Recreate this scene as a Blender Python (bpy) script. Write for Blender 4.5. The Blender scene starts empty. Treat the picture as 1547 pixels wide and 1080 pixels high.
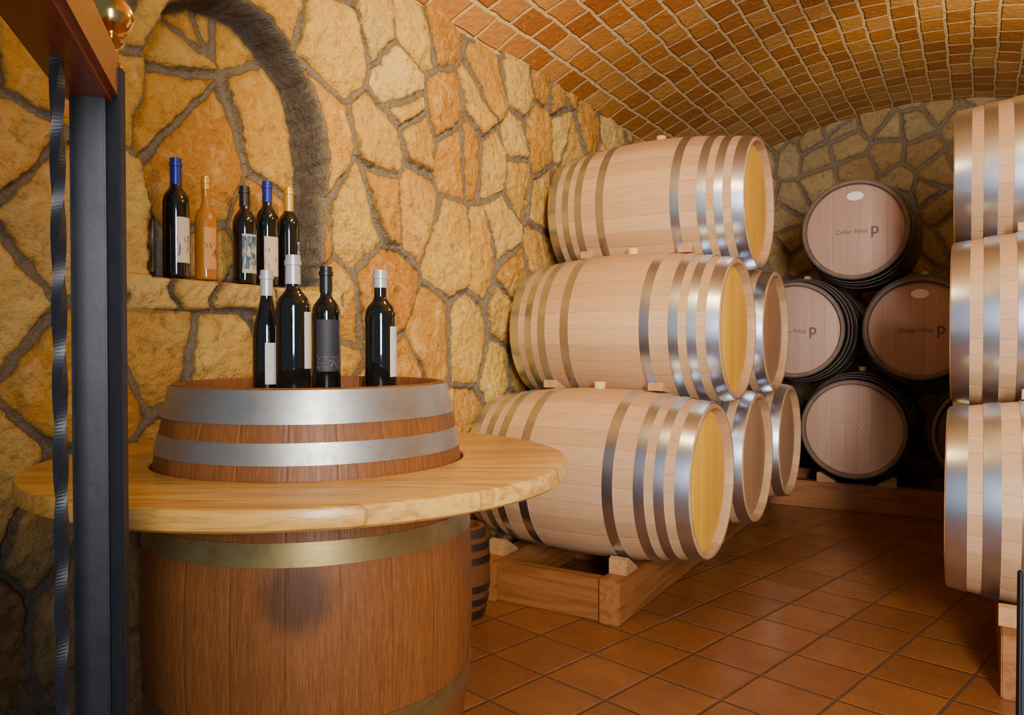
import bpy, bmesh, numpy as np, random
from math import *
from mathutils import Matrix, Vector
random.seed(4); rng=np.random.RandomState(11)
SC=bpy.context.scene; COL=SC.collection
CAMZ=1.02
F=1168.0; TH=0.5385; PH=0.0168

# ---------------------------------------------------------------- node helpers
class M:
    def __init__(s,name):
        s.m=bpy.data.materials.new(name); s.m.use_nodes=True
        s.t=s.m.node_tree; s.b=s.t.nodes['Principled BSDF']
    def n(s,typ,**kw):
        nd=s.t.nodes.new(typ)
        for k,v in kw.items():
            if k.startswith('i_'):
                nd.inputs[int(k[2:]) if k[2:].isdigit() else k[2:].replace('_',' ')].default_value=v
            else: setattr(nd,k,v)
        return nd
    def l(s,a,b): s.t.links.new(a,b)
    def inp(s,nd,i,v):
        if hasattr(v,'is_output') or isinstance(v,bpy.types.NodeSocket): s.l(v,nd.inputs[i])
        else: nd.inputs[i].default_value=v
    def math(s,op,a,b=0.0,c=0.0):
        nd=s.n('ShaderNodeMath',operation=op); s.inp(nd,0,a); s.inp(nd,1,b); s.inp(nd,2,c); return nd.outputs[0]
    def coord(s,k='Object'): return s.n('ShaderNodeTexCoord').outputs[k]
    def sep(s,v):
        nd=s.n('ShaderNodeSeparateXYZ'); s.l(v,nd.inputs[0]); return nd.outputs
    def comb(s,x,y,z):
        nd=s.n('ShaderNodeCombineXYZ'); s.inp(nd,0,x); s.inp(nd,1,y); s.inp(nd,2,z); return nd.outputs[0]
    def noise(s,v,scale=5,detail=4,rough=.5,dist=0.):
        nd=s.n('ShaderNodeTexNoise'); s.inp(nd,'Vector',v); nd.inputs['Scale'].default_value=scale
        nd.inputs['Detail'].default_value=detail; nd.inputs['Roughness'].default_value=rough
        nd.inputs['Distortion'].default_value=dist; return nd.outputs['Fac']
    def wn(s,v):
        nd=s.n('ShaderNodeTexWhiteNoise',noise_dimensions='3D'); s.l(v,nd.inputs[0]); return nd.outputs['Value']
    def ramp(s,f,st,interp='LINEAR'):
        nd=s.n('ShaderNodeValToRGB'); cr=nd.color_ramp; cr.interpolation=interp
        while len(cr.elements)<len(st): cr.elements.new(.5)
        for e,(p,c) in zip(cr.elements,st):
            e.position=p; e.color=(c[0],c[1],c[2],1)
        s.l(f,nd.inputs[0]); return nd.outputs[0]
    def mix(s,f,a,b,mode='MIX'):
        nd=s.n('ShaderNodeMix',data_type='RGBA',blend_type=mode)
        s.inp(nd,0,f)
        for i,v in ((6,a),(7,b)):
            if isinstance(v,tuple): v=(v[0],v[1],v[2],1)
            s.inp(nd,i,v)
        return nd.outputs[2]
    def mr(s,v,a,b,c=0.,d=1.,sm=False):
        nd=s.n('ShaderNodeMapRange',clamp=True)
        if sm: nd.interpolation_type='SMOOTHSTEP'
        s.l(v,nd.inputs[0])
        for i,x in enumerate((a,b,c,d)): nd.inputs[i+1].default_value=x
        return nd.outputs[0]
    def bump(s,h,dist=.01,strength=1.,normal=None):
        nd=s.n('ShaderNodeBump'); nd.inputs['Distance'].default_value=dist; nd.inputs['Strength'].default_value=strength
        s.l(h,nd.inputs['Height'])
        if normal is not None: s.l(normal,nd.inputs['Normal'])
        s.l(nd.outputs[0],s.b.inputs['Normal']); return nd.outputs[0]
    def set(s,color=None,rough=None,metal=None,**kw):
        if color is not None: s.inp(s.b,'Base Color',(*color,1) if isinstance(color,tuple) and len(color)==3 else color)
        if rough is not None: s.inp(s.b,'Roughness',rough)
        if metal is not None: s.inp(s.b,'Metallic',metal)
        for k,v in kw.items(): s.inp(s.b,k.replace('_',' '),v)
        return s.m

# ---------------------------------------------------------------- materials
def mat_stone(name,cols,mortar,dark=1.0,crack=.5):
    m=M(name); co=m.coord()
    at=m.n('ShaderNodeAttribute',attribute_name='stone').outputs['Fac']
    ed=m.n('ShaderNodeAttribute',attribute_name='edge').outputs['Fac']
    dm=m.n('ShaderNodeAttribute',attribute_name='shade_tone').outputs['Fac']
    n1=m.noise(co,6,6,.6,.4); n2=m.noise(co,24,7,.7); n3=m.noise(co,110,3,.6); n4=m.noise(co,14,5,.6,1.2)
    base=m.ramp(at,cols)
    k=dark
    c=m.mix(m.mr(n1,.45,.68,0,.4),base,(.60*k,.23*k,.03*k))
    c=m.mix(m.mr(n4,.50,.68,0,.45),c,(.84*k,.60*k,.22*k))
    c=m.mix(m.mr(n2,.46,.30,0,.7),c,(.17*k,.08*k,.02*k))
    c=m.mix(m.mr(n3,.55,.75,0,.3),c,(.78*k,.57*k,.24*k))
    edn=m.math('ADD',ed,m.math('MULTIPLY',m.math('SUBTRACT',n2,.5),.02))
    c=m.mix(m.mr(edn,.035,.012,0,.28,True),c,(.24*k,.12*k,.03*k))
    mask=m.mr(edn,.009,.013,0,1,True)
    mc=m.mix(n3,tuple(x*.5 for x in mortar),tuple(min(1,x*1.5) for x in mortar))
    c=m.mix(mask,mc,c)
    crk=m.math('MULTIPLY',m.mr(edn,.008,.0120,0,1),m.mr(edn,.0165,.0120,0,1))
    c=m.mix(m.math('MULTIPLY',crk,crack),c,(.05,.03,.015))
    c=m.mix(m.math('MULTIPLY',dm,m.mr(n4,.3,.7,1.,.7)),c,m.mix(n2,(.030,.025,.023),(.15,.118,.09)))  # painted shade and greyer stone tone mixed over the colour
    h=m.math('ADD',m.math('MULTIPLY',n2,1.2),m.math('MULTIPLY',n3,.35))
    h=m.math('ADD',h,m.math('MULTIPLY',n4,.9))
    m.bump(h,.020,1.)
    return m.set(c,.85,Specular_IOR_Level=.2)
STONES=[(0,(.62,.32,.045)),(.18,(.76,.50,.12)),(.36,(.60,.27,.033)),(.5,(.80,.59,.20)),(.64,(.68,.39,.06)),(.8,(.50,.20,.025)),(.9,(.72,.48,.11)),(1,(.60,.42,.15))]
m_stone=mat_stone('golden_stone',STONES,(.235,.185,.13),1.,.6)
m_stoneb=mat_stone('dim_stone',[(0,(.42,.27,.10)),(.3,(.50,.36,.16)),(.6,(.36,.22,.09)),(1,(.46,.35,.19))],(.25,.19,.125),.62,.4)  # grey-brown back wall stone, dim light there put into the darker colour

def mat_vault():
    m=M('vault_brick'); co=m.coord(); s=m.sep(co)
    nz=m.noise(co,3,2,.5); nf=m.noise(co,14,3,.5)
    u=m.math('ADD',s[1],m.math('ADD',m.math('MULTIPLY',nz,.04),m.math('MULTIPLY',nf,.018))); v=m.math('ADD',s[0],m.math('ADD',m.math('MULTIPLY',nz,.03),m.math('MULTIPLY',nf,.015)))
    vec=m.comb(u,v,0.)
    b=m.n('ShaderNodeTexBrick'); m.l(vec,b.inputs['Vector'])
    b.inputs['Scale'].default_value=1; b.inputs['Brick Width'].default_value=.18; b.inputs['Row Height'].default_value=.125
    b.inputs['Mortar Size'].default_value=.012; b.inputs['Mortar Smooth'].default_value=.5
    b.inputs['Color1'].default_value=(0,0,0,1); b.inputs['Color2'].default_value=(1,1,1,1); b.inputs['Mortar'].default_value=(.5,.5,.5,1)
    n2=m.noise(co,30,5,.6)
    c=m.ramp(b.outputs['Color'],[(0,(.38,.13,.024)),(.5,(.54,.22,.04)),(1,(.68,.35,.09))])
    c=m.mix(m.mr(n2,.35,.7,0,.5),c,(.36,.125,.02))
    c=m.mix(m.mr(n2,.56,.75,0,.4),c,(.75,.50,.22))
    mort=m.mix(n2,(.62,.39,.15),(.95,.70,.36))
    c=m.mix(b.outputs['Fac'],c,mort)
    h=m.math('ADD',m.math('MULTIPLY',b.outputs['Fac'],-1.),m.math('MULTIPLY',n2,.6))
    m.bump(h,.014,1.)
    return m.set(c,m.mr(n2,.3,.7,.35,.55),Specular_IOR_Level=.45)
m_vault=mat_vault()

def mat_floor():
    m=M('terracotta_tile'); co=m.coord(); s0=m.sep(co)
    T=.235; ca,sa=cos(radians(-14)),sin(radians(-14))
    sx=m.math('ADD',m.math('MULTIPLY',s0[0],ca),m.math('MULTIPLY',s0[1],sa)); sy=m.math('SUBTRACT',m.math('MULTIPLY',s0[1],ca),m.math('MULTIPLY',s0[0],sa))
    s=(sx,sy)
    fx=m.math('FRACT',m.math('DIVIDE',m.math('ADD',s[0],10.06),T)); fy=m.math('FRACT',m.math('DIVIDE',m.math('ADD',s[1],10.0),T))
    ex=m.math('MINIMUM',fx,m.math('SUBTRACT',1.,fx)); ey=m.math('MINIMUM',fy,m.math('SUBTRACT',1.,fy))
    e=m.math('MULTIPLY',m.math('MINIMUM',ex,ey),T)
    idv=m.comb(m.math('FLOOR',m.math('DIVIDE',m.math('ADD',s[0],10.06),T)),m.math('FLOOR',m.math('DIVIDE',m.math('ADD',s[1],10.0),T)),0.)
    r=m.wn(idv); n1=m.noise(co,7,5,.6); n2=m.noise(co,45,4,.6)
    c=m.ramp(r,[(0,(.185,.062,.013)),(.5,(.215,.075,.016)),(1,(.25,.092,.020))])
    c=m.mix(m.mr(n1,.35,.7,0,.6),c,(.13,.043,.011))
    c=m.mix(m.mr(n2,.5,.75,0,.3),c,(.34,.15,.04))
    g=m.mr(m.math('ADD',e,m.math('MULTIPLY',m.math('SUBTRACT',n2,.5),.003)),.0022,.0045,0,1,True)
    c=m.mix(g,(.075,.050,.028),c)
    h=m.math('ADD',m.mr(e,.002,.009,0,1,True),m.math('MULTIPLY',n1,.6))
    m.bump(h,.0035,.8)
    return m.set(c,m.mr(n1,.3,.7,.24,.38),Specular_IOR_Level=.5)
m_floor=mat_floor()

def mat_stave(name,c1,c2,c3,nst=30,rough=.5,stain=False,grain=1.0,seam=.45):
    m=M(name); co=m.coord(); s=m.sep(co)
    a=m.math('DIVIDE',m.math('ADD',m.math('ARCTAN2',s[1],s[0]),pi),2*pi/nst)
    oi=m.n('ShaderNodeObjectInfo').outputs['Random']
    idv=m.comb(m.math('FLOOR',a),m.math('MULTIPLY',oi,37.),0.)
    r=m.wn(idv)
    fr=m.math('FRACT',a); e=m.math('MINIMUM',fr,m.math('SUBTRACT',1.,fr))
    gv=m.comb(m.math('MULTIPLY',a,4.),m.math('MULTIPLY',r,20.),m.math('MULTIPLY',s[2],2.2))
    g=m.noise(gv,3.0,6,.65,.6)
    gv2=m.comb(m.math('MULTIPLY',a,26.),0.,m.math('MULTIPLY',s[2],7.))
    g2=m.noise(gv2,1.5,4,.6)
    c=m.ramp(r,[(0,c1),(.5,c2),(1,c3)])
    c=m.mix(m.mr(g,.4,.7,0,.45*grain),c,tuple(x*.62 for x in c1))
    c=m.mix(m.mr(g2,.5,.75,0,.5*grain),c,tuple(x*.55 for x in c1))
    if stain:
        g3=m.noise(m.comb(m.math('MULTIPLY',a,45.),m.math('MULTIPLY',r,9.),m.math('MULTIPLY',s[2],16.)),1.2,4,.65,1.5)
        c=m.mix(m.mr(g3,.56,.66,0,.5),c,tuple(min(1,x*2.0) for x in c2))
        c=m.mix(m.mr(g3,.45,.34,0,.7),c,tuple(x*.35 for x in c1))
    c=m.mix(m.mr(e,.0,.025,seam,0),c,tuple(x*.35 for x in c1))
    if stain:
        vd=m.n('ShaderNodeVectorMath',operation='DISTANCE'); m.l(co,vd.inputs[0]); vd.inputs[1].default_value=(.03,.345,.10)
        dd=m.math('ADD',vd.outputs['Value'],m.math('MULTIPLY',m.math('SUBTRACT',g,.5),.09))
        c=m.mix(m.mr(dd,.035,.085,.68,0,True),c,(.035,.014,.006))
    h=m.math('ADD',m.math('MULTIPLY',m.mr(e,0,.04,0,1),seam*1.6),m.math('MULTIPLY',g2,.4))
    m.bump(h,.0022,.55)
    return m.set(c,m.mr(g,.3,.7,rough-.06,rough+.12),Specular_IOR_Level=.35)
m_oak=mat_stave('new_oak_staves',(.44,.25,.12),(.51,.295,.145),(.58,.35,.18),grain=.85,seam=.4)
m_oakold=mat_stave('aged_oak_staves',(.21,.068,.014),(.24,.082,.018),(.275,.098,.022),nst=22,stain=True,rough=.46,grain=1.6,seam=.4)
m_oakkeg=mat_stave('keg_staves',(.13,.045,.012),(.16,.058,.016),(.18,.07,.02),nst=14)
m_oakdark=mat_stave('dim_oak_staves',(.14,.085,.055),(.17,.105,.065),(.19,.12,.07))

def mat_head(name,c1,c2,w=.075,grain=.4,seam=.45):
    m=M(name); co=m.coord(); s=m.sep(co)
    a=m.math('DIVIDE',m.math('ADD',s[0],5.),w); oi=m.n('ShaderNodeObjectInfo').outputs['Random']
    r=m.wn(m.comb(m.math('FLOOR',a),m.math('MULTIPLY',oi,31.),0.)); fr=m.math('FRACT',a); e=m.math('MINIMUM',fr,m.math('SUBTRACT',1.,fr))
    g=m.noise(m.comb(m.math('MULTIPLY',s[0],60.),m.math('MULTIPLY',s[1],3.5),r),1.2,6,.6,.5)
    c=m.mix(r,c1,c2); c=m.mix(m.mr(g,.42,.72,0,grain),c,tuple(x*.6 for x in c1)); c=m.mix(m.mr(e,0,.03,seam,0),c,tuple(x*.35 for x in c1))
    m.bump(m.math('ADD',m.mr(e,0,.05,0,1),m.math('MULTIPLY',g,.3)),.0015,.6)
    return m.set(c,.5,Specular_IOR_Level=.3)
m_headgold=mat_head('lamplit_head_oak',(.84,.43,.025),(.97,.54,.045),.06,.3)  # warm lamplight on these heads is put into the oak colour
m_headpink=mat_head('rosy_head_oak',(.40,.235,.165),(.45,.27,.19),.075,.25,.3)
m_headdark=mat_head('dark_head_oak',(.07,.045,.035),(.09,.055,.04))  # nearly black, unlike the rosy heads of the same stack
m_headold=mat_head('brown_head_oak',(.12,.045,.015),(.15,.06,.022))
m_headbrown=mat_head('redbrown_head_oak',(.42,.22,.10),(.48,.26,.13))  # reddish-brown head wood

def mat_metal(name,c,rough=.3,streak=.5,metal=1.,dirt=None,da=.6,bmp=.001,rv=1.):
    m=M(name); co=m.coord(); s=m.sep(co)
    n=m.noise(m.comb(m.math('MULTIPLY',m.math('ARCTAN2',s[1],s[0]),2.),0.,m.math('MULTIPLY',s[2],90.)),2.,4,.6)
    n2=m.noise(co,22,5,.65)
    col=m.mix(m.mr(n,.3,.7,0,streak),c,tuple(x*.6 for x in c))
    col=m.mix(m.mr(n2,.5,.75,0,da),col,dirt or tuple(x*.55 for x in c))
    if bmp: m.bump(n2,bmp,.35)
    return m.set(col,m.mr(n2,.3,.7,rough-.04*rv,rough+.08*rv),metal)
m_hoop=mat_metal('galvanised_hoop',(.68,.75,.88),.28,.22,1.,None,.04,0,.1)
m_hoopold=mat_metal('worn_zinc_hoop',(.50,.48,.43),.42,.35,.9,(.28,.25,.19))
m_hoopbrass=mat_metal('tarnished_hoop',(.36,.26,.10),.42,.3,.8,(.14,.08,.03))
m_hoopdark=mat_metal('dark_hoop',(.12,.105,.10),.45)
m_iron=mat_metal('black_iron',(.016,.018,.024),.40,.2,.25,(.012,.013,.017))
m_brass=mat_metal('polished_brass',(.85,.55,.16),.16,.1)

def mat_plank(name,c1,c2,w=.11,axis=0,rough=.35,knots=True,gl=3.,gs=.5):
    m=M(name); co=m.coord(); s=m.sep(co)
    u=s[axis]; v=s[1-axis]
    if w: 
        a=m.math('DIVIDE',m.math('ADD',v,5.),w); r=m.wn(m.comb(m.math('FLOOR',a),3.,0.)); fr=m.math('FRACT',a); e=m.math('MINIMUM',fr,m.math('SUBTRACT',1.,fr))
    else: r=m.wn(m.comb(0.,0.,0.)); e=None
    vec=m.comb(m.math('ADD',m.math('MULTIPLY',u,gl*.35),m.math('MULTIPLY',r,9.)),m.math('MULTIPLY',v,gl*4.),m.math('MULTIPLY',s[2],gl*5))
    g=m.noise(vec,2.2,5,.55,1.6); g2=m.noise(vec,14,3,.5)
    c=m.mix(r,c1,c2); c=m.mix(m.mr(g,.45,.62,0,gs),c,tuple((x*.72,x*.55,x*.4)[i] for i,x in enumerate(c1)))
    c=m.mix(m.mr(g2,.5,.7,0,.3),c,tuple(x*.55 for x in c1))
    if knots:
        vo=m.n('ShaderNodeTexVoronoi'); m.l(m.comb(m.math('MULTIPLY',u,3.2),m.math('MULTIPLY',v,5.5),m.math('MULTIPLY',r,7.)),vo.inputs['Vector']); vo.inputs['Scale'].default_value=1.
        c=m.mix(m.mr(vo.outputs['Distance'],.05,.13,.75,0,True),c,tuple(x*.35 for x in c1))
    if e is not None: c=m.mix(m.mr(e,0,.02,.6,0),c,tuple(x*.3 for x in c1))
    m.bump(g2,.001,.5)
    return m.set(c,rough,Specular_IOR_Level=.4)
m_pine=mat_plank('varnished_pine',(.58,.28,.048),(.76,.43,.095),.115,0,.28,True,3.,.65)
m_beamx=mat_plank('rack_pine_cross',(.24,.085,.018),(.28,.105,.025),0,0,.5,False,2.,.7)
m_beam=mat_plank('rack_pine_long',(.27,.10,.023),(.31,.12,.03),0,1,.5,False,2.,.7)
m_block=mat_plank('chock_pine',(.44,.235,.09),(.44,.235,.09),0,1,.6,False)
m_rail=mat_plank('red_rail_wood',(.28,.065,.014),(.32,.08,.02),0,0,.25,False,6.)

def simple(name,c,rough=.5,metal=0.,**kw):
    m=M(name); n=m.noise(m.coord(),60,3,.5)
    col=m.mix(m.math('MULTIPLY',n,.35),c,tuple(x*.6 for x in c))
    return m.set(col,rough,metal,**kw)
m_glass=simple('dark_bottle_glass',(.006,.007,.006),.06,0,Specular_IOR_Level=.7,Coat_Weight=.4)
m_glassamb=simple('amber_wine_glass',(.58,.22,.025),.08,0,Specular_IOR_Level=.7,Transmission_Weight=.25)
m_capw=simple('pale_foil',(.60,.58,.56),.35,.3)
m_capk=simple('black_foil',(.012,.012,.014),.4)
m_capb=simple('blue_foil',(.02,.03,.30),.3,.3)
m_capg=simple('gold_foil',(.70,.45,.06),.3,.5)
m_cork=simple('light_bung',(.62,.42,.18),.7)
m_ink=simple('brand_ink',(.15,.08,.055),.8)
m_chalk=simple('chalk',(.58,.43,.34),.9)
m_sticker=simple('white_sticker',(.85,.80,.74),.5)
def mat_label(name,bg,ink,scale,thr,ink2=None,lo=0.,hi=1.):
    m=M(name); g=m.coord('Generated'); s=m.sep(g)
    n=m.noise(g,scale,2,.5,.1)
    inb=m.math('MULTIPLY',m.math('GREATER_THAN',s[2],lo),m.math('LESS_THAN',s[2],hi))
    f=m.math('MULTIPLY',m.math('GREATER_THAN',n,thr),inb)
    c=m.mix(f,bg,ink)
    if ink2:
        n2=m.noise(g,scale*1.7,2,.5)
        c=m.mix(m.math('MULTIPLY',m.math('GREATER_THAN',n2,thr+.06),inb),c,ink2)
    return m.set(c,.6)
m_lab1=mat_label('cream_label',(.72,.67,.56),(.1,.08,.07),22,.64)
m_lab2=mat_label('blue_cream_label',(.62,.55,.42),(.12,.13,.26),3,.56,(.42,.16,.05),.15,.6)
m_lab3=mat_label('blue_picture_label',(.42,.42,.38),(.03,.07,.18),3,.46,(.12,.18,.10),.1,.95)
m_lab4=mat_label('pink_label',(.55,.40,.30),(.10,.06,.10),3,.55,None,.2,.7)
m_labk=mat_label('black_label',(.03,.03,.035),(.30,.28,.26),30,.62,None,.05,.3)
m_laba=mat_label('sketch_label',(.60,.27,.07),(.06,.03,.02),4,.58,None,.3,.65)

# ---------------------------------------------------------------- object helpers
def link(o,parent=None):
    COL.objects.link(o)
    if parent is not None: o.parent=parent
    return o
def mesh_obj(name,me,mats=(),parent=None,smooth=True):
    for mt in (mats if isinstance(mats,(list,tuple)) else [mats]): me.materials.append(mt)
    if smooth:
        me.polygons.foreach_set('use_smooth',[True]*len(me.polygons))
        try: me.set_sharp_from_angle(angle=radians(35))
        except Exception: pass
    return link(bpy.data.objects.new(name,me),parent)
def lathe(name,prof,seg=64,closed=False,cap0=False,cap1=False):
    vs=[];fs=[];n=len(prof)
    for j in range(seg):
        a=2*pi*j/seg
        for r,z in prof: vs.append((r*cos(a),r*sin(a),z))
    for j in range(seg):
        k=(j+1)%seg
        for i in range(n if closed else n-1):
            i2=(i+1)%n
            fs.append((j*n+i,k*n+i,k*n+i2,j*n+i2))
    if cap0: fs.append([j*n for j in reversed(range(seg))])
    if cap1: fs.append([j*n+n-1 for j in range(seg)])
    me=bpy.data.meshes.new(name); me.from_pydata(vs,[],fs); me.validate(); return me
def box_mesh(name,x0,x1,y0,y1,z0,z1,bev=.004):
    bm=bmesh.new(); bmesh.ops.create_cube(bm,size=1)
    for v in bm.verts:
        v.co=Vector(((x0+x1)/2+v.co.x*(x1-x0),(y0+y1)/2+v.co.y*(y1-y0),(z0+z1)/2+v.co.z*(z1-z0)))
    if bev: bmesh.ops.bevel(bm,geom=bm.edges[:],offset=bev,segments=2,affect='EDGES')
    me=bpy.data.meshes.new(name); bm.to_mesh(me); bm.free(); return me
def empty(name,loc,rot=None):
    e=bpy.data.objects.new(name,None); e.empty_display_size=.1; link(e)
    if rot is not None: e.matrix_world=Matrix.Translation(loc)@rot.to_4x4()
    else: e.location=loc
    return e
def tag(o,label,cat,group=None):
    o['label']=label; o['category']=cat
    if group: o['group']=group
def struct(o): o['kind']='structure'; return o
def copy_tree(o,parent=None):
    c=o.copy(); link(c)
    if parent is not None: c.parent=parent; c.matrix_parent_inverse=o.matrix_parent_inverse.copy()
    for ch in o.children: copy_tree(ch,c)
    return c

# ---------------------------------------------------------------- stone walls
def fbm(u,v,seed,f=3.,n=10,fall=.75):
    r=np.random.RandomState(seed); o=0*u; a=1.;tot=0
    for i in range(n):
        th=r.rand()*2*pi; ph=r.rand()*2*pi
        o=o+a*np.sin(f*(u*cos(th)+v*sin(th))+ph); tot+=a; f*=1.35; a*=fall
    return o/tot
def stones(u,v,seed,cu,cv,delp=.12,rel=1.):
    r=np.random.RandomState(seed)
    uw=u+.014*fbm(u,v,seed+1,9.)+.006*fbm(u,v,seed+5,40.,6,.85); vw=v+.014*fbm(u,v,seed+2,9.)+.006*fbm(u,v,seed+6,40.,6,.85)
    off=8; nu=int(10/cu)+2*off; nv=int(6/cv)+2*off
    gi,gj=np.meshgrid(np.arange(nu),np.arange(nv),indexing='ij')
    pu=(gi-off+.5+(r.rand(nu,nv)-.5)*1.0+.5*(gj%2))*cu; pv=(gj-off+.5+(r.rand(nu,nv)-.5)*1.0)*cv
    dele=r.rand(nu,nv)<delp; pu=np.where(dele,1e3,pu)
    idr=r.rand(nu,nv)
    tu=(r.rand(nu,nv)-.5); tv=(r.rand(nu,nv)-.5); oh=(r.rand(nu,nv)-.5)
    i0=np.floor(uw/cu).astype(int)+off; j0=np.floor(vw/cv).astype(int)+off
    best=np.full(u.shape,1e9); bi=np.zeros(u.shape,int); bj=bi.copy()
    rg=[(a,b) for a in range(-2,3) for b in range(-2,3)]
    for a,b in rg:
        i=np.clip(i0+a,0,nu-1); j=np.clip(j0+b,0,nv-1)
        d=(uw-pu[i,j])**2+((vw-pv[i,j])*.85)**2
        m=d<best; best=np.where(m,d,best); bi=np.where(m,i,bi); bj=np.where(m,j,bj)
    px=pu[bi,bj]; py=pv[bi,bj]; ed=np.full(u.shape,1e3)
    for a,b in rg:
        i=np.clip(i0+a,0,nu-1); j=np.clip(j0+b,0,nv-1)
        qx=pu[i,j]-px; qy=(pv[i,j]-py)*.85; L=np.sqrt(qx*qx+qy*qy); ok=(L>1e-6)&(L<50)
        L=np.where(ok,L,1)
        dd=((pu[i,j]+px)/2-uw)*qx/L+((pv[i,j]+py)/2-vw)*.85*qy/L
        dd=np.where(ok,dd,1e3)
        k=.004; hh=np.clip(.5+.5*(ed-dd)/k,0,1); ed=ed*(1-hh)+dd*hh-k*hh*(1-hh)
    ss=lambda x,a,b:(lambda t:t*t*(3-2*t))(np.clip((x-a)/(b-a),0,1))
    fac=np.abs(fbm(u,v,seed+9,14.,7,.8))
    # faceted chisel faces per stone: two random planes, minimum of them
    r2=np.random.RandomState(seed+50); fa=(r2.rand(nu,nv)*2*pi)[bi,bj]
    fct=np.minimum(0,.03-np.abs((uw-px)*np.cos(fa)+(vw-py)*np.sin(fa)))
    e2=ed+.006*fbm(u,v,seed+15,90.,5)
    h=ss(e2,.007,.014)*(.026+.024*oh[bi,bj]+.16*(tu[bi,bj]*(uw-px)+tv[bi,bj]*(vw-py))+.16*fct-.018*fac+.004*ss(e2,.013,.035)+.006*fbm(u,v,seed+19,45.,8,.85))
    h=rel*h+.0045*fbm(u,v,seed+12,90.,7,.9)
    return h,ed,idr[bi,bj]
def grid_mesh(name,P,ed,idr,flip=False,shade_tone=None):
    nu,nv=P.shape[:2]; me=bpy.data.meshes.new(name)
    me.vertices.add(nu*nv); me.vertices.foreach_set('co',P.reshape(-1).astype(np.float32))
    i=np.arange(nu-1)[:,None]*nv+np.arange(nv-1)[None,:]
    q=np.stack([i,i+nv,i+nv+1,i+1],-1).reshape(-1,4)
    if flip: q=q[:,::-1]
    nf=len(q); me.loops.add(nf*4); me.loops.foreach_set('vertex_index',np.ascontiguousarray(q).reshape(-1).astype(np.int32))
    me.polygons.add(nf); me.polygons.foreach_set('loop_start',(np.arange(nf)*4).astype(np.int32))
    me.update(calc_edges=True); me.polygons.foreach_set('use_smooth',np.ones(nf,bool))
    if ed is not None:
        if shade_tone is None: shade_tone=0*ed
        for n_,a in (('edge',ed),('stone',idr),('shade_tone',shade_tone)):
            at=me.attributes.new(n_,'FLOAT','POINT'); at.data.foreach_set('value',a.reshape(-1).astype(np.float32))
    me.validate(); return me
ss=lambda x,a,b:(lambda t:t*t*(3-2*t))(np.clip((x-a)/(b-a),0,1))
XL=-1.90; XR=1.20; YB=6.35; ZS=2.365; RISE=.40
def vaultz(x): 
    t=(x-(XL+XR)/2)/((XR-XL)/2); return ZS+RISE*(1-t*t)
# left wall with arched niche
NY,NZS,NR=1.59,1.72,.33; SILL=1.208
yy=np.arange(.2,YB+.02,.0062); zz=np.linspace(0,ZS+.01,385)
U,V=np.meshgrid(yy,zz,indexing='ij')
h,ed,idr=stones(U,V,24,.225,.27,.15)
dn=np.where(V>NZS,NR-np.sqrt((U-NY)**2+(V-NZS)**2),np.minimum(NR-np.abs(U-NY),V-SILL+.012))
dn=dn+(.022*fbm(U,V,77,12.,6)+.006*fbm(U,V,78,70.,6,.9))*(V>SILL+.03)
ins=ss(dn,0,.016)
side=(V>SILL+.01)
ed=np.where(side,np.minimum(ed,np.abs(dn-.008)-.002),ed)
reveal=np.where(side,ss(dn,.000,.006)*(1-ss(dn,.014,.040)),0)  # grey mortar band at the niche edge, darkened further with painted shade
h=np.where((dn>-.002)&(dn<.02)&side,h*.8,h)
sillm=ss(V,1.105,1.115)*(1-ss(V,1.198,1.208))*ss(U,1.17,1.20)*(1-ss(U,2.00,2.03))
sj=np.array([1.17,1.34,1.47,1.68,1.80,2.03]); dj=np.min(np.abs(U[...,None]-sj+.018*np.sin(V[...,None]*50+sj*9)),-1)
sed=np.minimum(np.minimum(np.abs(V-1.107-.014*fbm(U,V,6,12.,4)),dj)+.002,.05)
sid=(np.searchsorted(sj,U)*.37)%1
h=np.where(sillm>.01,h*(1-sillm)+sillm*(.032+.018*np.sin(sid*20)+.018*fbm(U,V,5,28.,8,.9))*ss(sed,.002,.018),h)
ed=np.where(sillm>.3,sed,ed); idr=np.where(sillm>.3,.42+.2*sid,idr)
h=h-.140*ins+np.where(ins>.5,-.35*h,0)
low=ss(.92-V+.12*fbm(U,V,40,6.,6),0,.5)*(1-ss(U,1.5,2.4))*.9  # low near stones: partly greyer stone, partly light falloff painted in
shade_tone=np.maximum(reveal*.95,low)
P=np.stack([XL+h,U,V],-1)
o=mesh_obj('wall_left',grid_mesh('wall_left',P,ed,idr,False,shade_tone),m_stone,smooth=False); struct(o)
# back wall
xx=np.arange(XL-.02,XR+.03,.011); tt=np.linspace(0,1,235)
U,Tn=np.meshgrid(xx,tt,indexing='ij'); V=Tn*(vaultz(U)+.02)
h,ed,idr=stones(U+3,V,57,.24,.15)
P=np.stack([U,YB-h,V],-1)
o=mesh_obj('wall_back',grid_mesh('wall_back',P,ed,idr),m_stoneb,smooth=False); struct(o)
# right wall
yy=np.arange(1.2,YB+.03,.03); zz=np.linspace(0,ZS+.01,80)
U,V=np.meshgrid(yy,zz,indexing='ij'); h,ed,idr=stones(U,V,91,.27,.25)
P=np.stack([XR-h*.8,U,V],-1)
o=mesh_obj('wall_right',grid_mesh('wall_right',P,ed,idr,True),m_stone,smooth=False); struct(o)
# ceiling
xx=np.linspace(XL-.03,XR+.03,90); yy=np.linspace(.2,YB+.03,160)
U,V=np.meshgrid(xx,yy,indexing='ij')
P=np.stack([U,V,vaultz(U)+.008*fbm(U,V,3,6.,6)],-1)
o=mesh_obj('ceiling',grid_mesh('ceiling',P,None,None,True),m_vault,smooth=False); struct(o)
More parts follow.
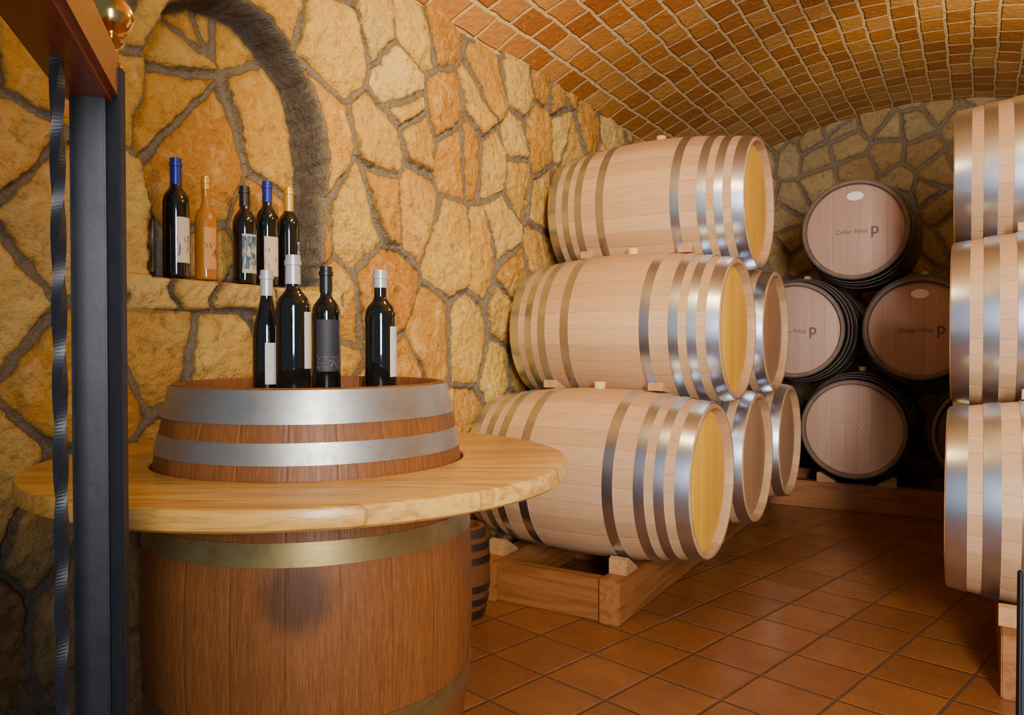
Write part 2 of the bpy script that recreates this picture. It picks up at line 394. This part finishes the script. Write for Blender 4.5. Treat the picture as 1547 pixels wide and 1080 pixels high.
# floor
o=mesh_obj('floor',box_mesh('floor',XL-.05,XR+.05,-.6,YB+.05,-.06,0,0),m_floor,smooth=False); struct(o)

# ---------------------------------------------------------------- barrels
def barrel_parts(root,R,r,L,mbody,mhead,mheadb,hoops,bung=True,mring=None,recess=.032,seg=96):
    H=L/2
    def rad(z): return R-(R-r)*abs(z/H)**2.0
    n=28; prof=[(rad(-H+L*i/n),-H+L*i/n) for i in range(n+1)]
    prof[0]=(prof[0][0]-.004,prof[0][1]); prof[-1]=(prof[-1][0]-.004,prof[-1][1])
    prof.insert(1,(rad(-H+.004),-H+.004)); prof.insert(-1,(rad(H-.004),H-.004))
    ri=r-.020
    prof+= [(ri+.004,H),(ri,H-.006),(ri-.002,H-recess-.01),(ri-.002,-H+recess+.01),(ri,-H+.006),(ri+.004,-H)]
    mesh_obj('body',lathe('barrel_body',prof,seg,closed=True),mbody,root)
    hp=[(0.0001,-.011),(ri-.008,-.011),(ri-.001,-.006),(ri-.001,.004),(ri-.012,.008),(0.0001,.008)]
    for sgn,mh in ((1,mhead),(-1,mheadb)):
        me=lathe('barrel_head',hp,seg); ho=mesh_obj('head',me,mh,root); ho.location=(0,0,sgn*(H-recess-.008))
        if sgn<0: ho.rotation_euler=(pi,0,0)
    for z0,z1,mh in hoops:
        t=.0026; k=5; zs=[z0+(z1-z0)*i/k for i in range(k+1)]
        pr=[(rad(z)+.0005,z) for z in zs]+[(rad(z)+t+.0005,z) for z in reversed(zs)]
        mesh_obj('hoop',lathe('barrel_hoop',pr,seg,closed=True),mh,root)
    if bung:
        me=lathe('bung',[(.0001,-.02),(.020,-.02),(.024,.022),(.022,.026),(.0001,.026)],24)
        b=mesh_obj('bung',me,m_cork,root); b.location=(0,R,0); b.rotation_euler=(-pi/2,0,0)
L0=.94; H0=L0/2; R0=.336; r0=.2895
HP=[(.004,.052),(.088,.124),(.158,.196),(.272,.312)]
HPR=[(.004,.060),(.100,.146),(.196,.242),(.33,.375)]
def hoopset(mt,hp=HP): return [(s*(H0-b),s*(H0-a),mt) if s>0 else (s*(H0-a),s*(H0-b),mt) for a,b in hp for s in (1,-1)]
rotX=Matrix(((0,0,1),(1,0,0),(0,1,0)))      # head toward +X
rotNX=Matrix(((0,0,-1),(-1,0,0),(0,1,0)))   # head toward -X
rotNY=Matrix(((1,0,0),(0,0,-1),(0,1,0)))    # head toward -Y
def at(px,py,pz): return Vector((px,py,pz+CAMZ))

Xh,y0,zb,p,hh=-.8354,2.8826,-.513,.7107,.5782
def barrel(loc,rot,R,mh,mhb,mbody,mhoop,label,group,hp=HP):
    e=empty('wine_barrel',loc,rot)
    barrel_parts(e,R,r0,L0,mbody,mh,mhb,hoopset(mhoop,hp)); tag(e,label,'barrel',group); return e
cx=Xh-L0/2
G1='oak barrels stacked along the stone wall'
bA=barrel(at(cx,y0,zb),rotX,R0,m_headgold,m_headbrown,m_oak,m_hoop,'pale oak wine barrel lying on a timber rack, golden head',G1)
def cp(src,loc,label,mh=None):
    c=copy_tree(src); c.location=loc; c['label']=label
    if mh:
        for ch in c.children:
            if ch.name.startswith('head'):
                ch.data=ch.data.copy(); ch.data.materials[0]=mh
    return c
cp(bA,at(cx,y0+p/2,zb+hh),'pale oak wine barrel with golden head resting on lower barrels')
cp(bA,at(cx,y0+p,zb+2*hh),'pale oak wine barrel on top of the stack')
b2=cp(bA,at(cx,y0+p,zb),'oak wine barrel with brown head between others on rack',m_headbrown)
cp(b2,at(cx,y0+2*p,zb),'oak wine barrel with brown head at the rack end')
cp(b2,at(cx,y0+1.5*p,zb+hh),'oak wine barrel with brown head in the middle tier')
# right stack
Xr,yr,zr,pr,hr=-.0725,2.9375,-.500,.390,.582
RR=.331
G2='oak barrels stacked with bright steel hoops'
cxr=Xr+L0/2
bR=barrel(at(cxr,yr,zr),rotNX,RR,m_headpink,m_headpink,m_oak,m_hoop,'oak wine barrel with bright steel hoops in the lowest tier',G2,HPR)
cp(bR,at(cxr,yr+pr,zr+hr),'oak wine barrel with bright steel hoops in the middle tier')
cp(bR,at(cxr,yr+2*pr,zr+2*hr),'oak wine barrel with bright steel hoops on the top tier')
cp(bR,at(cxr,yr+2*pr,zr),'oak wine barrel with bright steel hoops in the lowest tier')
cp(bR,at(cxr,yr+3*pr,zr+hr),'oak wine barrel with bright steel hoops in the middle tier')
# back stack
Xb,Yb=-.612,4.956
G3='dark-bodied barrels stacked against the end wall'
cyb=Yb+L0/2
bB=barrel(at(Xb,cyb,.679),rotNY,R0,m_headpink,m_headpink,m_oakdark,m_hoopdark,'wine barrel with rosy head and lettering on top of stack',G3)
def text_mesh(s,size,mat,ext=.0006,off=0.):
    cu=bpy.data.curves.new('t','FONT'); cu.body=s; cu.size=size; cu.align_x='CENTER'; cu.align_y='CENTER'; cu.extrude=ext; cu.offset=off
    o=bpy.data.objects.new('t',cu); COL.objects.link(o); bpy.context.view_layer.update()
    me=bpy.data.meshes.new_from_object(o.evaluated_get(bpy.context.evaluated_depsgraph_get()))
    bpy.data.objects.remove(o); me.materials.clear(); me.materials.append(mat); return me
zt=H0-.032+.0012
tm1=text_mesh('Celler Piñol',.037,m_ink); tm2=text_mesh('p',.095,m_ink,.0006,.001)
# chalk handwriting "M 8" drawn as thin strokes
def chalk_mesh():
    cu=bpy.data.curves.new('c','CURVE'); cu.dimensions='3D'; cu.bevel_depth=.0022; cu.bevel_resolution=2
    def poly(pts):
        sp=cu.splines.new('POLY'); sp.points.add(len(pts)-1)
        for q,(x,y) in zip(sp.points,pts): q.co=(x,y,0,1)
    poly([(-.062,-.030),(-.056,.034),(-.036,-.006),(-.017,.037),(-.008,-.027)])
    poly([(.045+.014*sin(2*t)*(1.15 if cos(t)<0 else .95),.004+.030*cos(t)) for t in [2*pi*i/32 for i in range(33)]])
    o=bpy.data.objects.new('c',cu); COL.objects.link(o); bpy.context.view_layer.update()
    me=bpy.data.meshes.new_from_object(o.evaluated_get(bpy.context.evaluated_depsgraph_get()))
    bpy.data.objects.remove(o)
    for v in me.vertices: v.co.z*=.25
    me.materials.clear(); me.materials.append(m_chalk); return me
tm3=chalk_mesh()
stk=lathe('sticker',[(.0001,0),(.042,0),(.042,.001),(.0001,.001)],32)
def marks(b,which):
    if 't' in which:
        for nm,me,x,y in (('brand_lettering',tm1,-.018,-.01),('brand_emblem',tm2,.108,.0)):
            o=link(bpy.data.objects.new(nm,me),b); o.location=(x,y,zt)
    if 's' in which:
        o=mesh_obj('sticker',stk.copy(),m_sticker,b); o.location=(.0,.20,zt-.0006); o.scale=(1.1,.62,1)
    if 'm' in which:
        o=link(bpy.data.objects.new('chalk_mark',tm3),b); o.location=(0,0,zt-.0008)
bC=cp(bB,at(Xb+.345,cyb,.09),'wine barrel with rosy head, white sticker and printed lettering')
bD=cp(bB,at(Xb-.340,cyb,.09),'wine barrel with rosy head and printed lettering beside a stack')
bE=cp(bB,at(Xb,cyb,-.504),'wine barrel with chalk mark on its head on a beam')
bF=cp(bB,at(Xb+.70,cyb,-.504),'blackened wine barrel with dark hoops resting on a beam',m_headdark)
bG=cp(bB,at(Xb-.70,cyb,-.504),'blackened wine barrel with dark hoops resting on a beam',m_headdark)
marks(bB,'ts'); marks(bC,'ts'); marks(bD,'t'); marks(bE,'m')

# ---------------------------------------------------------------- racks
def rack(name,label,boxes,origin):
    e=empty(name,origin); tag(e,label,'barrel rack')
    for nm,b,mt in boxes:
        x0,x1,y0_,y1_,z0,z1=b; c=Vector(((x0+x1)/2,(y0_+y1_)/2,(z0+z1)/2))
        me=box_mesh(nm,x0-c.x,x1-c.x,y0_-c.y,y1_-c.y,z0-c.z,z1-c.z)
        o=mesh_obj(nm,me,mt,e); o.location=c-Vector(origin)
    return e
BT=.165
w=.035; prof=[(0,0),(.11,0),(.11,.055),(.090,.062),(0,.008)]
vs=[(sx,a,b) for sx in(-w,w) for a,b in prof]; n=len(prof)
fs=[tuple(range(n))[::-1],tuple(range(n,2*n))]+[(i,(i+1)%n,n+(i+1)%n,n+i) for i in range(n)]
ch_me=bpy.data.meshes.new('chock'); ch_me.from_pydata(vs,[],fs)
bm=bmesh.new(); bm.from_mesh(ch_me); bmesh.ops.recalc_face_normals(bm,faces=bm.faces); bm.to_mesh(ch_me); bm.free()
ch_me.materials.append(m_block)
def chock(x,y,rz,label,z=BT):
    o=link(bpy.data.objects.new('wooden_chock',ch_me)); o.location=(x,y,z); o.rotation_euler=(0,0,rz)
    tag(o,label,'chock','wooden chocks holding barrels on the racks')
LC='pale wooden chock holding a barrel on its timber rack'
org=(-1.37,2.58,0)
bx=[('rail',(-1.17,-1.09,2.577,5.0,0,BT),m_beam),('rail',(-1.70,-1.62,2.577,5.0,0,BT),m_beam)]
for k in range(4): bx.append(('crossbeam',(-1.62,-1.17,2.60+k*.7,2.655+k*.7,0.0,.155),m_beamx))
rk=rack('barrel_rack','low pine timber rack holding barrels beside the stone wall',bx,org)
for k in range(3):
    for xx_ in (-1.13,-1.66):
        chock(xx_,y0+k*p-.115,pi,LC); chock(xx_,y0+k*p+.115,0,LC)
org=(.3,2.6,0); BR=.182
bx=[('rail',(.075,.130,2.62,4.3,0,BR),m_beam),('rail',(.62,.70,2.62,4.3,0,BR),m_beam)]
for k in range(3): bx.append(('crossbeam',(.130,.62,2.64+k*.78,2.695+k*.78,0.,.16),m_beamx))
rk=rack('barrel_rack','low pine timber rack under steel-hooped barrels',bx,org)
for k in range(2):
    for xx_ in (.105,.66):
        chock(xx_,yr+k*2*pr-.115,pi,LC,BR); chock(xx_,yr+k*2*pr+.115,0,LC,BR)
org=(-.6,5.1,0)
bx=[('rail',(-1.72,.45,5.11,5.19,0,BT),m_beamx),('rail',(-1.72,.45,5.62,5.70,0,BT),m_beamx)]
for k in range(3): bx.append(('crossbeam',(-1.6+k*.95,-1.54+k*.95,5.19,5.62,0.,.15),m_beam))
rk=rack('barrel_rack','timber beams carrying barrels at the end wall',bx,org)
for xc in (Xb-.70,Xb,Xb+.70):
    for y_ in (5.15,5.66):
        chock(xc+.115,y_,-pi/2,'wooden chock holding a dark barrel on a beam'); chock(xc-.115,y_,pi/2,'wooden chock holding a dark barrel on a beam')
# wedges between tiers
def wedge(loc,rotm,label):
    l,w,t=.09,.03,.032
    vs=[(-w,0,0),(w,0,0),(w,l,0),(-w,l,0),(-w,0,t),(w,0,t),(w,l,.006),(-w,l,.006)]
    fs=[(3,2,1,0),(4,5,6,7),(0,1,5,4),(1,2,6,5),(2,3,7,6),(3,0,4,7)]
    me=bpy.data.meshes.new('wedge'); me.from_pydata(vs,[],fs)
    o=mesh_obj('wooden_wedge',me,m_block,None,False); o.matrix_world=Matrix.Translation(loc)@rotm
    tag(o,label,'wedge','small wedges steadying stacked barrels'); return o
for yc,zc in ((y0,zb),(y0+p/2,zb+hh)):
    for xx_ in (Xh-.235,Xh-.70):
        rr=.332; a=radians(0)
        wedge(at(xx_,yc+rr*sin(a),zc+rr*cos(a)),Matrix.Rotation(-a-radians(7),4,'X'),'small pale wooden wedge wedged between stacked barrels')
for yc,zc in ((yr,zr),(yr+pr,zr+hr)):
    rr=.326; a=radians(0)
    wedge(at(Xr+.235,yc+rr*sin(a),zc+rr*cos(a)),Matrix.Rotation(-a-radians(7),4,'X'),'small pale wooden wedge between steel-hooped barrels')

# ---------------------------------------------------------------- barrel table
Xt,Yt=-1.2531,1.2407; RT=.5608; ZT=CAMZ-.2461
e=empty('barrel_table',(Xt,Yt,0)); tag(e,'upright oak barrel fitted with a round pine table top','table')
e.rotation_euler=(0,0,radians(-135))
sub=empty('barrel',(0,0,.47)); sub.parent=e
hz=lambda z:(z+CAMZ-.47)
hs=[(hz(-.146),hz(-.084),m_hoopold),(hz(-.219),hz(-.179),m_hoopold),(hz(-.396),hz(-.353),m_hoopbrass),(-.180,-.138,m_hoopbrass),(-.35,-.30,m_hoopbrass),(-.466,-.40,m_hoopbrass)]
barrel_parts(sub,.35,.2895,.938,m_oakold,m_headold,m_headold,hs,bung=False,recess=.032,seg=128)
tp=[(.330,-.034),(.334,-.038),(RT-.008,-.038),(RT-.001,-.033),(RT,-.028),(RT,-.008),(RT-.003,-.002),(RT-.009,0),(.334,0),(.330,-.003)]
o=mesh_obj('table_top',lathe('table_top',tp,160,closed=True),m_pine,e); o.location=(0,0,ZT); o.rotation_euler=(0,0,radians(135+30))
o['label']='round varnished pine top'

# small keg by the rack
e=empty('small_keg',(-1.665,2.40,.17)); tag(e,'small dark-hooped wooden keg standing on the tiled floor','keg')
barrel_parts(e,.115,.092,.34,m_oakkeg,m_headold,m_headold,[(-.165,-.135,m_hoopdark),(-.115,-.09,m_hoopdark),(-.065,-.04,m_hoopdark),(.135,.165,m_hoopdark),(.09,.115,m_hoopdark),(.04,.065,m_hoopdark)],bung=False,recess=.012,seg=48)

# ---------------------------------------------------------------- bottles
def bottle(x,y,z,H,r,style,mg,mc,ml,loff,lhalf,lz0,lz1,label,group,capfrac=.2):
    if style=='bordeaux': pr=[(.62,1.),(.66,.97),(.70,.85),(.735,.62),(.76,.45),(.79,.40)]
    elif style=='burgundy': pr=[(.47,1.),(.54,.95),(.62,.80),(.70,.60),(.77,.46),(.83,.41)]
    else: pr=[(.58,1.),(.62,.95),(.66,.75),(.70,.50),(.74,.40),(.78,.36)]
    nr=pr[-1][1]
    prof=[(.0001,.012*0+.008),(r*.6,.006),(r*.88,0),(r*.97,.003),(r,.010)]+[(r*b,H*a) for a,b in pr]+[(r*nr,H*.985),(r*nr+.001,H*.99),(r*nr*.9,H),(.0001,H)]
    o=mesh_obj('wine_bottle',lathe('bottle_glass',prof,40),mg); o.location=(x,y,z); tag(o,label,'bottle',group)
    cr=r*nr+.0012; c0=H*(1-capfrac)
    cp_=[(cr-.0008,c0),(cr+.0004,c0),(cr,H*.93),(cr+.0022,H*.935),(cr+.0022,H*.965),(cr,H*.97),(cr,H+.0008),(cr-.002,H+.002),(.0001,H+.002)]
    mesh_obj('capsule',lathe('capsule',cp_,32),mc,o)
    if ml:
        az=atan2(-y,-x)+radians(loff); n=16; vs=[];fs=[]
        for i in range(n+1):
            a=az+radians(lhalf)*(2*i/n-1)
            for zz_ in (lz0,lz1): vs.append(((r+.0008)*cos(a),(r+.0008)*sin(a),zz_*H))
        for i in range(n): fs.append((2*i,2*i+2,2*i+3,2*i+1))
        me=bpy.data.meshes.new('label'); me.from_pydata(vs,[],fs); mesh_obj('paper_label',me,ml,o)
    return o
HZ=CAMZ-.0816-.001-.032+.0005
G4='wine bottles on the upright barrel'
bottle(-1.374,1.218,HZ,.280,.031,'burgundy',m_glass,m_capw,m_lab1,35,42,.09,.42,'dark wine bottle with pale capsule and cream label',G4)
bottle(-1.285,1.213,HZ,.308,.0375,'bordeaux',m_glass,m_capw,m_lab1,78,40,.20,.60,'tall dark wine bottle with silvery capsule',G4)
bottle(-1.33,1.36,HZ,.298,.034,'bordeaux',m_glass,m_capk,m_labk,10,50,.17,.58,'black wine bottle with black capsule and dark label',G4)
bottle(-1.219,1.427,HZ,.290,.0375,'bordeaux',m_glass,m_capw,m_lab1,68,32,.13,.54,'dark wine bottle with white capsule and cream label',G4,.14)
G5='wine bottles in the arched stone niche'; XN=-1.958; Z5=SILL+.003
bottle(XN,1.305,Z5,.235,.030,'bordeaux',m_glass,m_capk,None,20,45,.2,.6,'small dark wine bottle at the edge of the niche',G5)
bottle(XN,1.408,Z5,.338,.036,'bordeaux',m_glass,m_capb,m_lab2,38,36,.12,.50,'tall dark wine bottle with bright blue capsule',G5,.22)
bottle(XN,1.508,Z5,.305,.031,'slim',m_glassamb,m_capg,m_laba,25,36,.1,.5,'slim amber dessert wine bottle',G5,.12)
bottle(XN,1.650,Z5,.300,.036,'bordeaux',m_glass,m_capk,m_lab3,28,40,.1,.50,'dark wine bottle with black capsule and blue picture label',G5)
bottle(XN,1.740,Z5,.332,.035,'bordeaux',m_glass,m_capb,m_lab4,25,40,.08,.46,'dark wine bottle with blue capsule and pink label',G5)
bottle(XN+.01,1.822,Z5,.325,.034,'bordeaux',m_glass,m_capg,m_lab3,75,25,.1,.45,'dark wine bottle with gold capsule',G5,.24)

# ---------------------------------------------------------------- iron gate
def cam2w(r,w,z=0): return Vector((r*cos(TH)-w*sin(TH), r*sin(TH)+w*cos(TH), z))
ang=radians(-18.6)
P0=cam2w(-.41,.75); P1=cam2w(-.41-sin(ang)*.1*1,.75-cos(ang)*.1)
dv=(P1-P0).normalized()      # toward the camera along the gate leaf
gz=atan2(dv.y,dv.x)
g=empty('iron_gate',P0); g.rotation_euler=(0,0,gz); tag(g,'black iron gate leaf with twisted bar and red wooden handrail','gate')
def gpart(nm,me,mt,loc=(0,0,0),smooth=True):
    o=mesh_obj(nm,me,mt,g,smooth); o.location=loc; return o
gpart('stile',box_mesh('stile',-.006,.004,-.0150,.0160,.0,CAMZ+.240,.0015),m_iron)
def twisted(a,h0,h1,turns,n=420):
    vs=[];fs=[]
    for i in range(n+1):
        t=i/n; th=2*pi*turns*t; z=h0+(h1-h0)*t
        for k in range(4): vs.append((a*1.414*cos(th+pi/4+k*pi/2),a*1.414*sin(th+pi/4+k*pi/2),z))
    for i in range(n):
        for k in range(4): k2=(k+1)%4; fs.append((i*4+k,i*4+k2,(i+1)*4+k2,(i+1)*4+k))
    me=bpy.data.meshes.new('twist'); me.from_pydata(vs,[],fs); return me
gpart('twisted_bar',twisted(.0042,0.0,CAMZ+.24,5),m_iron,(.108,-.003,0),False)
gpart('handrail',box_mesh('handrail',-.02,.62,-.026,.026,CAMZ+.238,CAMZ+.292,.006),m_rail)
# knob post, standing just beyond the leaf
kp=cam2w(-.396,.77); 
k=empty('gate_post',kp); k.rotation_euler=(0,0,TH); tag(k,'slim black iron gate post topped with a brass ball','post')
mesh_obj('post',box_mesh('post',-.0105,.0105,-.0065,.0065,0,CAMZ+.273,.0015),m_iron,k)
kn=[(.0001,0),(.010,0),(.011,.004),(.006,.008),(.0055,.018),(.010,.022),(.012,.026),(.007,.031)]
for i in range(1,20):
    a=pi*i/20; 
    if a>.35: kn.append((.021*sin(a),.031+.019-.021*cos(a)))
kn.append((.0001,.071))
o=mesh_obj('knob',lathe('knob',kn,40),m_brass,k); o.location=(0,0,CAMZ+.273); o['label']='polished brass ball finial'
# other gate post at the opening's far side
kp=cam2w(.5005,.75); k=bpy.data.objects.new('gate_post',box_mesh('post2',-.0065,.0065,-.004,.004,0,.80,.0015)); link(k)
k.data.materials.append(m_iron); k.location=kp; k.rotation_euler=(0,0,TH); tag(k,'slim black iron gate post at the cellar entrance','post')

# ---------------------------------------------------------------- lights
def area(loc,target,size,power,col,sy=None,spread=None):
    l=bpy.data.lights.new('lamp','AREA'); l.energy=power; l.color=col; l.size=size
    if sy: l.shape='RECTANGLE'; l.size_y=sy
    if spread: l.spread=radians(spread)
    o=bpy.data.objects.new('lamp',l); link(o); o.location=loc
    o.rotation_euler=(Vector(target)-Vector(loc)).to_track_quat('-Z','Y').to_euler(); return o
area((.95,-.7,1.5),(-.4,3.8,1.2),.42,80,(.98,.96,.96),1.3,95)
def point(loc,power,col,rad=.08):
    l=bpy.data.lights.new('lamp','POINT'); l.energy=power; l.color=col; l.shadow_soft_size=rad
    o=bpy.data.objects.new('lamp',l); link(o); o.location=loc
def spot(loc,target,power,col,ang,rad=.05,blend=.8):
    l=bpy.data.lights.new('lamp','SPOT'); l.energy=power; l.color=col; l.spot_size=radians(ang); l.spot_blend=blend; l.shadow_soft_size=rad
    o=bpy.data.objects.new('lamp',l); link(o); o.location=loc
    o.rotation_euler=(Vector(target)-Vector(loc)).to_track_quat('-Z','Y').to_euler()
spot((-.45,1.5,2.28),(-1.9,2.7,1.5),155,(1,.75,.32),78)
point((-.80,1.9,2.28),20,(1,.74,.32),.04)
point((.25,2.5,2.25),22,(1,.75,.36),.05)
spot((.75,3.4,1.9),(.0,5.8,2.75),150,(1,.80,.44),85)
w=bpy.data.worlds.new('world'); SC.world=w; w.use_nodes=True
w.node_tree.nodes['Background'].inputs[0].default_value=(.64,.76,1,1); w.node_tree.nodes['Background'].inputs[1].default_value=.22

# ---------------------------------------------------------------- camera
cam=bpy.data.cameras.new('camera'); co=bpy.data.objects.new('camera',cam); link(co)
cam.sensor_width=36; cam.lens=36*F/1547; cam.clip_start=.02
co.location=(0,0,CAMZ); co.rotation_euler=(pi/2-PH,0,TH)
SC.camera=co
